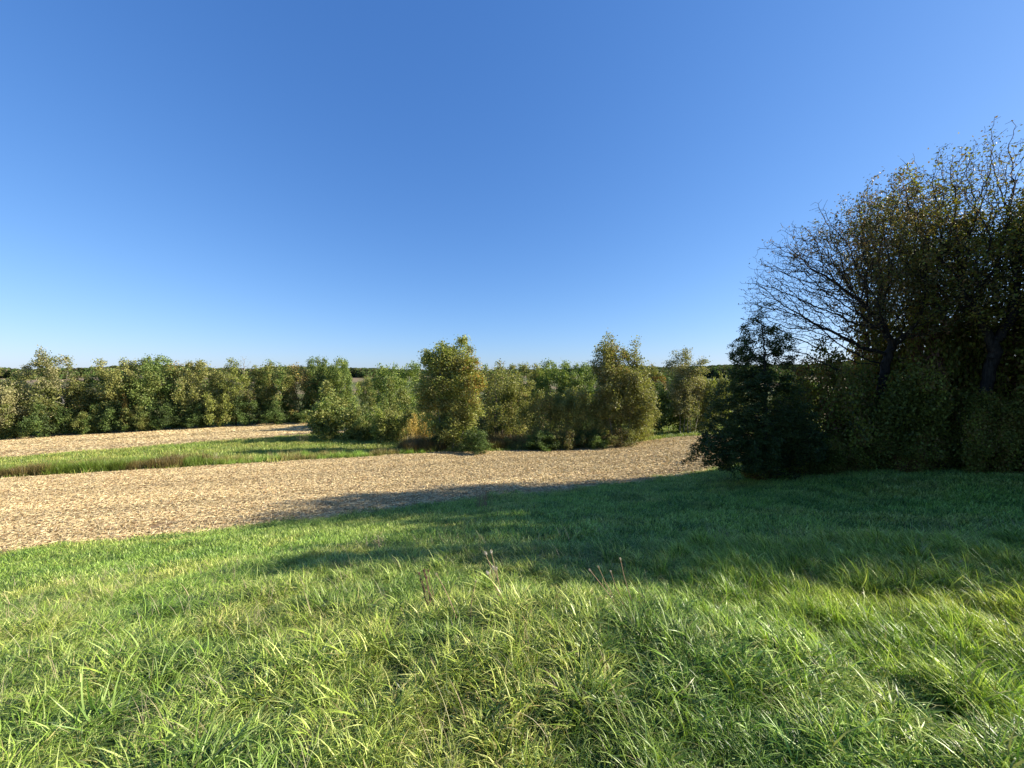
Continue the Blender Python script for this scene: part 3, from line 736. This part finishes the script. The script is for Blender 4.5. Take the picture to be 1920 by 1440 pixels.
scatter('ridge_woods', FW, np.stack([x, y, z], 1), np.stack([x * 0, x * 0, g.uniform(0, 6.28, len(x))], 1), np.stack([s, s, s], 1), g.integers(0, 3, len(x)),
        np.array([[.85, 1, 1.2]]) * g.uniform(.6, 1.2, (len(x), 1)), kind='stuff', label='distant wooded ridges along the horizon', category='woods')  # bluish tint paints distance haze into the leaf colour

# ================================================================== GRASS
def blade_clump(seed, nb, hmin, hmax, width, segs, spread, curl, col_sets, lean=(0, 0)):
    g = np.random.default_rng(seed)
    Vs, Cs = [], []
    t = np.linspace(0, 1, segs + 1)
    a = g.uniform(0, 6.283, nb); q = spread * np.sqrt(g.uniform(0, 1, nb))
    bx, by = q * np.cos(a), q * np.sin(a)
    h = g.uniform(hmin, hmax, nb); da = g.uniform(0, 6.283, nb)
    dx, dy = np.cos(da) + lean[0] * 1.2, np.sin(da) + lean[1] * 1.2; dl = np.hypot(dx, dy) + 1e-6; dx, dy = dx / dl, dy / dl
    bend0 = g.uniform(.05, .4, nb); bend1 = g.uniform(curl * .4, curl, nb)
    ang = bend0[:, None] + bend1[:, None] * t[None] ** 1.3          # angle away from the vertical
    dh = np.sin(ang) * (h / segs)[:, None]; dv = np.cos(ang) * (h / segs)[:, None]
    H = np.concatenate([np.zeros((nb, 1)), np.cumsum(dh[:, :-1], 1)], 1); Z = np.concatenate([np.zeros((nb, 1)), np.cumsum(dv[:, :-1], 1)], 1)
    wob = g.normal(0, .3, nb); sx, sy = -np.sin(da + wob), np.cos(da + wob)
    w = width * g.uniform(.6, 1.3, nb)[:, None] * np.clip(1.15 - t[None] ** 2.2 * 1.1, .08, 1) * .5
    cx = bx[:, None] + H * dx[:, None]; cy = by[:, None] + H * dy[:, None]; cz = Z - .03
    Lf = np.stack([cx - sx[:, None] * w, cy - sy[:, None] * w, cz], -1); Rt = np.stack([cx + sx[:, None] * w, cy + sy[:, None] * w, cz + w * .3], -1)
    V = np.stack([Lf, Rt], 2).reshape(-1, 3)                        # nb*(segs+1)*2
    base = np.arange(nb)[:, None] * (segs + 1) * 2; i = np.arange(segs)[None] * 2
    F = np.stack([base + i, base + i + 1, base + i + 3, base + i + 2], -1).reshape(-1, 4)
    cs = np.array(col_sets); c = cs[g.integers(0, len(cs), nb)] * g.uniform(.65, 1.35, (nb, 1))
    return V, F, np.repeat(c, (segs + 1) * 2, 0)
def clump_mesh(name, mat, *a, **k):
    V, F, c = blade_clump(*a, **k); me = mesh_from(name, V, F, mat, True); col_attr(me, 'col', c); return me

GB = [(.15, .22, .04), (.30, .38, .075), (.07, .12, .025), (.48, .54, .17), (.54, .56, .24), (.04, .075, .02), (.20, .27, .06), (.36, .43, .12), (.50, .55, .20)]  # palest tones put sunlit highlights into the blade colour
GS = GB + GB + [(.40, .35, .18), (.34, .28, .14)]
near_cl = [clump_mesh('tuft', M_blade, 100 + i, 32, .10, .24, .0064, 6, .07, 3.1, GS) for i in range(8)]
near_cl += [clump_mesh('tuft', M_blade, 120 + i, 22, .20, .36, .0066, 6, .075, 2.3, GS, lean=(-.6, -.1)) for i in range(4)]
mid_cl = [clump_mesh('tuft', M_blade, 140 + i, 40, .07, .19, .0095, 4, .15, 2.3, GS) for i in range(6)]
far_cl = [clump_mesh('tuft', M_blade, 160 + i, 50, .15, .42, .022, 3, .45, 1.3, GS) for i in range(5)]
NEAR, MIDC, FARC = collection_of('near_tufts', near_cl), collection_of('mid_tufts', mid_cl), collection_of('far_tufts', far_cl)

def sample_view(n_, dmin, dmax, g, margin=1.12, power=1.0):
    """points spread evenly over the ground within the fan that the photograph could see"""
    u = g.uniform(0, 1, n_)
    D = np.sqrt(dmin ** 2 + u * (dmax ** 2 - dmin ** 2)) if power == 1 else dmin + (dmax - dmin) * u ** power
    x = g.uniform(-1, 1, n_) * (1.30 * margin * D + 1.2)
    return x, D
def tint_field(x, y, g, dry=0.42):
    a = fbm(x * .45, y * .45, 41, 3); b_ = fbm(x * 1.6, y * 1.6, 47, 2); dr = smooth(.52, .72, fbm(x * .7 + 9, y * .7, 53, 3))
    green = np.array([.88, 1.08, .68]); yel = np.array([1.06, 1.14, .85]); dryc = np.array([1.4, 1.08, .9]); deep = np.array([.36, .58, .36])
    f = smooth(.35, .65, a)[:, None]
    c = green * (1 - f) + yel * f
    c = c * (1 - dry * dr[:, None]) + dryc * dry * dr[:, None]
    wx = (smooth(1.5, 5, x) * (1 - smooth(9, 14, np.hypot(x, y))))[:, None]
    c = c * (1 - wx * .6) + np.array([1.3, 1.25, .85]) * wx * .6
    d = smooth(.54, .68, b_)[:, None] * .6
    c = c * (1 - d) + deep * d
    return c * g.uniform(.8, 1.2, (len(x), 1))
def grass_field(name, coll, ncl, x, y, g, smin, smax, label, lean_amt=.25, hfun=None, tint=None, split=None, **kw):
    z = ground_z(x, y)
    s = g.uniform(smin, smax, len(x)) * (.62 + .75 * fbm(x * 1.1, y * 1.1, 61, 2))
    if hfun is not None: s = s * hfun(x, y)
    lx = lean_amt * (fbm(x * .35, y * .35, 71, 2) - .5) * 2; ly = lean_amt * (fbm(x * .35 + 7, y * .35, 73, 2) - .5) * 2
    rot = np.stack([ly + g.normal(0, .12, len(x)), lx + g.normal(0, .12, len(x)), g.uniform(0, 6.28, len(x))], 1)
    idx = split(x, y, g) if split is not None else g.integers(0, ncl, len(x))
    # tufts of the leaning kind keep their lean to the left
    return scatter(name, coll, np.stack([x, y, z], 1), rot, np.stack([s * g.uniform(.85, 1.15, len(x)), s, s], 1), idx, tint if tint is not None else tint_field(x, y, g), kind='stuff', label=label, category='grass', **kw)

g = np.random.default_rng(301)
x, y = sample_view(95000, .8, 7.0, g)
keep = (y < B1(x)) & (fbm(x * 5.0, y * 5.0, 91, 2) > .33)
x, y = x[keep], y[keep]
x = np.clip(x, -9.5, 9.5) if False else x
mound = lambda x, y: 1 + .3 * np.exp(-(((x - .5) / 1.8) ** 2 + ((y - 3.2) / .8) ** 2)) + .2 * smooth(1, 3, x)
lean_pick = lambda x, y, g: np.where(g.uniform(0, 1, len(x)) < .03 + .30 * smooth(1.5, 4, x), 8 + g.integers(0, 4, len(x)), g.integers(0, 8, len(x)))
def near_rot(x, y, idx, g):
    rz = g.uniform(0, 6.28, len(x)); rz[idx >= 8] = g.normal(0, .5, (idx >= 8).sum()); return rz
idx = lean_pick(x, y, g)
z = ground_z(x, y)
s = g.uniform(.75, 1.2, len(x)) * (.26 + 1.25 * fbm(x * 4.0, y * 4.0, 61, 2)) * mound(x, y)
lx = .3 * (fbm(x * .35, y * .35, 71, 2) - .5) * 2; ly = .3 * (fbm(x * .35 + 7, y * .35, 73, 2) - .5) * 2
rot = np.stack([ly + g.normal(0, .24, len(x)), lx + g.normal(0, .24, len(x)), near_rot(x, y, idx, g)], 1)
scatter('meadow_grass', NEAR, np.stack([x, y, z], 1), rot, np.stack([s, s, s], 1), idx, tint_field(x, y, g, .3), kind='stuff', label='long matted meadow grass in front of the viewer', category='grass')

x, y = sample_view(95000, 6.3, 26.0, g, power=1)
keep = (y < B1(x) + 2.0 * (fbm(x * 1.1, y * 1.1, 5, 3) - .45) + .5 * (g.uniform(0, 1, len(x)) ** 4)) & (x < 34)
x, y = x[keep], y[keep]
grass_field('meadow_grass', MIDC, 6, x, y, g, .8, 1.2, 'shorter meadow grass sloping down to the stubble field', .15)

g = np.random.default_rng(302)
x, y = sample_view(60000, 20, 66, g, 1.05)
keep = (y > B2(x) + .8 * (fbm(x * .6, y * .6, 15, 2) - .5)) & (y < B3(x) + .8 * (fbm(x * .6, y * .6, 19, 2) - .5))
x, y = x[keep], y[keep]
tt = tint_field(x, y, g, .3) * np.array([1.0, .88, .9])
grass_field('waterway_grass', FARC, 5, x, y, g, .7, 1.1, 'green grass on the strip between the two stubble fields', .1, tint=tt)
x, y = sample_view(16000, 48, 95, g, 1.05)
keep = (y > B4(x) - .3) & (y < B4(x) + 9); x, y = x[keep], y[keep]
grass_field('row_foot_grass', FARC, 5, x, y, g, .9, 1.4, 'rough grass along the foot of the left tree row', .1)

# bleached stalks standing out of the near grass
stk = [clump_mesh('stalk', M_blade, 200 + i, 7, .30, .48, .0032, 6, .10, 1.1, [(.62, .55, .36), (.52, .47, .25), (.56, .42, .26)], lean=(-.9, 0)) for i in range(4)]
STK = collection_of('bleached_stalks', stk)
g = np.random.default_rng(305)
x, y = sample_view(900, 1.4, 8.0, g); keep = (fbm(x * .9, y * .9, 95, 2) > .5) & (y < B1(x)); x, y = x[keep], y[keep]
scatter('bleached_stalks', STK, np.stack([x, y, ground_z(x, y)], 1), np.stack([x * 0, x * 0, g.normal(0, .6, len(x))], 1), np.ones((len(x), 3)) * g.uniform(.6, 1.05, (len(x), 1)), g.integers(0, 4, len(x)), np.ones((len(x), 3)) * g.uniform(.7, 1.15, (len(x), 1)),
        kind='stuff', label='thin bleached grass stalks leaning left out of the near meadow grass', category='grass stalks')

# tall dry grass on the near edge of the strip
dry_cl = [clump_mesh('tuft', M_blade, 180 + i, 34, .6, 1.25, .02, 4, .35, .7, [(.26, .17, .09), (.34, .24, .13), (.20, .15, .07), (.30, .26, .12)]) for i in range(4)]
DRY = collection_of('dry_tufts', dry_cl)
m = 3600
x = g.uniform(-34, -6, m); y = B2(x) + np.abs(g.normal(.5, 1.0, m))
keep = g.uniform(0, 1, m) < .25 + .75 * (1 - smooth(-24, -19, x)); x, y = x[keep], y[keep]
nz_ = fbm(x * .8, y * .8, 37, 3)[:, None]
tt = np.where((x < -20 + 9 * (nz_[:, 0] - .5))[:, None], [[.80, .84, .56]], [[1.2, 1.35, .9]]) * (.6 + .8 * nz_) * np.where(nz_ > .50, [[.72, 1.3, .6]], [[1, 1, 1]]) * g.uniform(.75, 1.2, (len(x), 1))
hf = lambda x, y: np.where(x < -21, .78, .6)
grass_field('dry_tall_grass', DRY, 4, x, y, g, .55, .95, 'tall dry brown and straw grass on the lower edge of the strip', .1, hfun=hf, tint=tt)

m = 4600
x = g.uniform(-9, 12.5, m); y = B2(x) + .4 + np.abs(g.normal(0, 5.5, m))
keep = fbm(x * .4, y * .4, 33, 2) > .36; x, y = x[keep], y[keep]
tt = np.where((fbm(x * .5, y * .5, 35, 2) > .5)[:, None], [[.50, .58, .36]], [[.72, .68, .52]]) * g.uniform(.7, 1.2, (len(x), 1))
grass_field('undergrowth', DRY, 4, x, y, g, .6, 1.1, 'dry brown undergrowth between the trees across the field', .1, tint=tt)

# ================================================================== STUBBLE
def litter(seed, n_, size, lmin, lmax, wmin, wmax, cols):
    g = np.random.default_rng(seed)
    c = np.stack([g.uniform(-size, size, n_), g.uniform(-size, size, n_), g.uniform(.005, .05, n_)], 1)
    a = g.uniform(0, 6.28, n_); tl = g.normal(0, .22, n_); L_ = g.uniform(lmin, lmax, n_) * .5; w = g.uniform(wmin, wmax, n_) * .5
    u = np.stack([np.cos(a) * np.cos(tl), np.sin(a) * np.cos(tl), np.sin(tl)], 1)
    v = np.stack([-np.sin(a), np.cos(a), g.normal(0, .35, n_)], 1); v /= np.linalg.norm(v, axis=1)[:, None]
    V = np.stack([c - u * L_[:, None] - v * w[:, None] * .5, c - u * L_[:, None] * .2 + v * w[:, None] + [0, 0, .01], c + u * L_[:, None], c + u * L_[:, None] * .1 - v * w[:, None] + [0, 0, -.004]], 1).reshape(-1, 3)
    F = np.arange(n_ * 4).reshape(-1, 4)
    cs = np.array(cols); col = cs[g.integers(0, len(cs), n_)] * g.uniform(.8, 1.2, (n_, 1))
    me = mesh_from('litter', V, F, M_straw); col_attr(me, 'col', np.repeat(col, 4, 0)); return me
SC = [(.54, .44, .27), (.62, .52, .33), (.44, .33, .19), (.30, .19, .11), (.58, .48, .30), (.66, .56, .37)]
LIT = collection_of('litter', [litter(500 + i, 80, .36, .06, .24, .011, .034, SC) for i in range(6)])
LITF = collection_of('litter_far', [litter(520 + i, 120, 1.1, .2, .6, .04, .1, SC) for i in range(4)])
stub_cl = []
for i in range(4):                                   # a short run of cut stalks standing in their row
    g2 = np.random.default_rng(540 + i); Vs = []; Fs = []; off = 0
    for k in range(7):
        bx = k * .2 - .6 + g2.normal(0, .03); h = g2.uniform(.08, .22); lx, ly = g2.normal(0, .05, 2); r_ = .011
        an = np.arange(5) * 2 * math.pi / 5
        low_ = np.stack([bx + r_ * np.cos(an), r_ * np.sin(an) + g2.normal(0, .02), an * 0 - .02], 1); hi = low_ + [lx, ly, h]
        Vs.append(np.concatenate([low_, hi])); i5 = np.arange(5); j5 = (i5 + 1) % 5
        Fs.append(np.stack([i5, j5, j5 + 5, i5 + 5], 1) + off); off += 10
    V = np.concatenate(Vs); me = mesh_from('stalks', V, np.concatenate(Fs), M_straw, True); col_attr(me, 'col', np.tile(np.array([[.55, .43, .27]]), (len(V), 1))); stub_cl.append(me)
STB = collection_of('stalk_rows', stub_cl)
g = np.random.default_rng(303)
x, y = sample_view(78000, 9, 42, g, 1.08)
keep = (y > B1(x) - .35) & (y < B2(x) + .2) & (x < 30) & (fbm(x * .9, y * .9, 87, 2) + .25 * noise2((-x * math.sin(ROWDIR) + y * math.cos(ROWDIR)) * 1.32, x * .1, 89) > .33); x, y = x[keep], y[keep]
def straw_tint(x, y, g):
    rr = (-x * math.sin(ROWDIR) + y * math.cos(ROWDIR))
    a = fbm(x * .25, y * .6, 81, 3)[:, None]; rowv = (.55 * noise2(rr * 1.32, rr * 0, 83) + .45 * noise2(rr * .4, x * .05, 85))[:, None]
    return (np.array([1.04, .96, .80]) * (1 - a) + np.array([1.16, 1.12, .96]) * a) * (.66 + .72 * rowv) * g.uniform(.85, 1.15, (len(x), 1))
mfl = lambda x, y, g, c: scatter(c[0], c[1], np.stack([x, y, ground_z(x, y) + .005], 1), np.stack([x * 0, x * 0, g.uniform(0, 6.28, len(x))], 1), np.ones((len(x), 3)) * g.uniform(.8, 1.2, (len(x), 1)), g.integers(0, c[2], len(x)), straw_tint(x, y, g), kind='stuff', label=c[3], category='crop residue')
mfl(x, y, g, ('maize_litter', LIT, 6, 'pale chopped maize residue lying over the near stubble field'))
x, y = sample_view(22000, 25, 66, g, 1.05)
keep = (y > B3(x) - .3) & (y < B4(x)) & (x < -14); x, y = x[keep], y[keep]
mfl(x, y, g, ('maize_litter', LITF, 4, 'pale chopped maize residue on the far stubble field behind the strip'))
# standing cut stalks in rows
cd, sd = math.cos(ROWDIR), math.sin(ROWDIR)
rr = np.arange(2, 40, .76); ss = np.arange(-50, 45, 1.3)
Rr, Ss = np.meshgrid(rr, ss); Rr = Rr.ravel(); Ss = Ss.ravel() + g.uniform(-.3, .3, Rr.size)
x = Ss * cd - Rr * sd; y = Ss * sd + Rr * cd
keep = (y > B1(x) + .2) & (y < B2(x) - .1) & (np.abs(x) < 1.45 * y) & (g.uniform(0, 1, len(x)) < .75); x, y = x[keep], y[keep]
scatter('cut_stalks', STB, np.stack([x, y, ground_z(x, y)], 1), np.stack([x * 0, x * 0, ROWDIR + g.normal(0, .05, len(x))], 1), np.ones((len(x), 3)), g.integers(0, 4, len(x)), np.ones((len(x), 3)) * g.uniform(.8, 1.2, (len(x), 1)), kind='stuff', label='rows of short cut maize stalks on the near stubble field', category='stubble')

# ================================================================== DRY PLANTS AND ODD LEAVES IN THE FOREGROUND
def simple_mat(name, col, rough=.8, transl=0.0):
    m, nt, N, L = mat_new(name)
    tc = N('ShaderNodeTexCoord'); nz = N('ShaderNodeTexNoise'); nz.inputs['Scale'].default_value = 60; nz.inputs['Detail'].default_value = 4; L(tc.outputs['Object'], nz.inputs[0])
    mr = N('ShaderNodeMapRange'); mr.inputs['To Min'].default_value = .6; mr.inputs['To Max'].default_value = 1.35; L(nz.outputs['Fac'], mr.inputs[0])
    hv = N('ShaderNodeHueSaturation'); hv.inputs['Color'].default_value = (*col, 1); L(mr.outputs[0], hv.inputs['Value'])
    bs = N('ShaderNodeBsdfPrincipled'); bs.inputs['Roughness'].default_value = rough; L(hv.outputs[0], bs.inputs['Base Color']); sh = bs.outputs[0]
    if transl:
        tr = N('ShaderNodeBsdfTranslucent'); L(hv.outputs[0], tr.inputs[0]); mx = N('ShaderNodeMixShader'); mx.inputs[0].default_value = transl
        L(sh, mx.inputs[1]); L(tr.outputs[0], mx.inputs[2]); sh = mx.outputs[0]
    out = N('ShaderNodeOutputMaterial'); L(sh, out.inputs[0]); return m
M_stem = simple_mat('dry_stem', (.34, .22, .13)); M_stem_d = simple_mat('dark_dry_stem', (.16, .08, .055)); M_fluff = simple_mat('seed_fluff', (.62, .56, .45), .95, .3)
M_broad = simple_mat('broad_leaf', (.38, .42, .04), .4, .4); M_tan = simple_mat('tan_leaf', (.55, .38, .16), .6, .4); M_seed = simple_mat('grass_seed_head', (.55, .46, .33), .8, .3)
def curve_tube(pts, r0, r1, ns=6):
    pts = np.array(pts, float); par = np.arange(len(pts)) - 1; r = np.linspace(r0, r1, len(pts)); return tubes(pts, par, r, sides=ns)
def fluff(c, r, seed, n_=90, ax=(0, 0, 1), long_=1.4):
    g = np.random.default_rng(seed); d = g.normal(size=(n_, 3)); d /= np.linalg.norm(d, axis=1)[:, None]
    ax = np.array(ax, float); ax /= np.linalg.norm(ax); d = d + ax * (d @ ax)[:, None] * (long_ - 1)
    return leaves(np.array(c) + d * r * g.uniform(.35, 1, (n_, 1)), r * .75, g, 0, .4)
def plant(kind, label, px, py, D, stems, headm, stemm, hr, seed):
    """stems: (base offset x, tip px, tip py) ; a dry flower stalk and its head for each"""
    g = np.random.default_rng(seed); x, y, z = at(px, D)
    e = bpy.data.objects.new(kind, None); C.objects.link(e); e.location = (x, y, z); e['label'] = label; e['category'] = 'dry plant'
    for ox, tx, ty in stems:
        t = world_at(tx, ty, D + g.normal(0, .05)) - [x, y, z]; b = np.array([ox, g.normal(0, .02), -.02])
        mid = (b + t) / 2 + [g.normal(0, .012), 0, g.uniform(.0, .02)]; q = (b + mid) / 2 + g.normal(0, .006, 3); w = (mid + t) / 2 + g.normal(0, .006, 3)
        V, F = curve_tube([b, q, mid, w, t], .0042, .0026); so = link('stem', mesh_from('stem', V, F, stemm, True), e)
        V, F = fluff(t, hr * g.uniform(.8, 1.25), int(g.integers(1e6)), ax=t - w); link('seed_head', mesh_from('seed_head', V, F, headm), e)
    return e
plant('dry_wildflower', 'tall dry wildflower with five pale fluffy heads at the crest of the meadow', 950, 0, 3.75,
      [(-.02, 910, 1037), (.01, 921, 1035), (.0, 925, 1064), (.02, 931, 1066), (.03, 914, 1074)], M_fluff, M_stem, .014, 1)
plant('dry_thistle', 'dark broken clump of dry thistle stalks left of the tall dry wildflower', 812, 0, 3.75,
      [(-.03, 786, 1075), (-.01, 795, 1070), (.0, 797, 1078), (.02, 803, 1070), (.01, 788, 1086), (.03, 800, 1082), (-.02, 792, 1090)], M_stem_d, M_stem_d, .012, 2)
plant('foxtail_grass', 'bent foxtail stalk with a thin pale tip between thistle and wildflower', 860, 0, 3.4, [(.05, 818, 1076), (.09, 892, 1090)], M_seed, M_stem, .009, 3)
plant('foxtail_grass', 'bent pale foxtail stalks arching left, right of the tall dry wildflower', 1180, 0, 3.5, [(.0, 1106, 1069), (.02, 1122, 1063), (.06, 1145, 1071), (.1, 1163, 1048)], M_seed, M_stem, .008, 4)
plant('foxtail_grass', 'pale leaning seed stalks at the sunlit meadow edge on the right', 1700, 0, 5.3, [(.1, 1642, 1066), (.5, 1802, 1052), (.75, 1898, 1056), (.2, 1690, 1056)], M_seed, M_stem, .011, 5)
# weeds at the field edge
def weed(kind, label, px, D, H, W_, n_, pal, seed):
    g = np.random.default_rng(seed); Vs, Fs, off = [], [], 0
    x, y, z = at(px, D); e = bpy.data.objects.new(kind, None); C.objects.link(e); e.location = (x, y, z); e['label'] = label; e['category'] = 'weed'
    for k in range(n_):
        b = np.array([g.normal(0, W_ * .3), g.normal(0, W_ * .3), -.02]); h = H * g.uniform(.6, 1); ln = g.normal(0, .16, 2)
        pts = [b + np.array([ln[0] * f * h, ln[1] * f * h, f * h]) + g.normal(0, .008, 3) for f in np.linspace(0, 1, 5)]
        V, F = curve_tube(pts, .006, .003, 4); Vs.append(V); Fs.append(F + off); off += len(V)
    link('stalks', mesh_from('stalks', np.concatenate(Vs), np.concatenate(Fs), M_stem if 'brown' in label else M_seed, True), e, kind='stuff')
    c = np.stack([g.normal(0, W_ * .4, n_ * 22), g.normal(0, W_ * .4, n_ * 22), g.uniform(.3, 1, n_ * 22) * H], 1); V, F = leaves(c, .035, g, 0, .35)
    me = mesh_from('leaves', V, F, M_leaf); col_attr(me, 'col', np.repeat(np.array(pal)[g.integers(0, len(pal), len(c))], 4, 0)); link('dry_leaves', me, e, kind='stuff')
weed('dry_weed', 'brown clump of dry weeds at the shaded edge of the stubble field', 906, 13.6, .75, .55, 26, [(.26, .16, .09), (.2, .12, .07)], 11)
weed('dry_weed', 'thin pale weed standing in the shaded meadow above left of the thistle', 705, 7.2, .35, .22, 9, [(.34, .30, .14), (.2, .18, .08)], 12)
weed('dry_weed', 'small dry straw coloured weed on the strip near the stubble', 405, 27.5, .8, .6, 18, [(.40, .32, .2), (.3, .24, .14)], 13)
# broad single leaves standing in the grass
def broad_leaf(label, px, py, D, length, width, tilt, m, seed, lift=.1):
    g = np.random.default_rng(seed); x, y, z = at(px, D); t = np.linspace(0, 1, 9)
    cx = tilt * t ** 1.4 * length; cz = t * length * .9 - .25 * (t ** 3) * length * abs(tilt); w = width * .5 * np.sin(np.clip(t * .92 + .08, 0, 1) * math.pi) ** .7
    L_ = np.stack([cx - w, -w * .25, cz], 1); M_ = np.stack([cx, w * .15, cz - w * .15], 1); R_ = np.stack([cx + w, -w * .25, cz], 1)
    V = np.stack([L_, M_, R_], 1).reshape(-1, 3); i = np.arange(8)[:, None] * 3
    F = np.concatenate([np.stack([i[:, 0] + k, i[:, 0] + k + 1, i[:, 0] + k + 4, i[:, 0] + k + 3], 1) for k in (0, 1)])
    o = link('broad_leaf', mesh_from('broad_leaf', V, F, m, True), label=label, category='leaf'); o.location = (x, y, z + lift); return o
broad_leaf('bright yellow-green broad leaf blade standing near the bottom right of centre', 1383, 0, 2.35, .24, .022, -.45, M_broad, 1)
broad_leaf('yellow-green folded leaf right of the grass lip, catching the sun', 1580, 0, 3.5, .26, .024, -.35, M_broad, 2)
broad_leaf('tan dry leaf tip standing by the dark hollow on the right', 1667, 0, 3.1, .24, .02, .05, M_tan, 3)
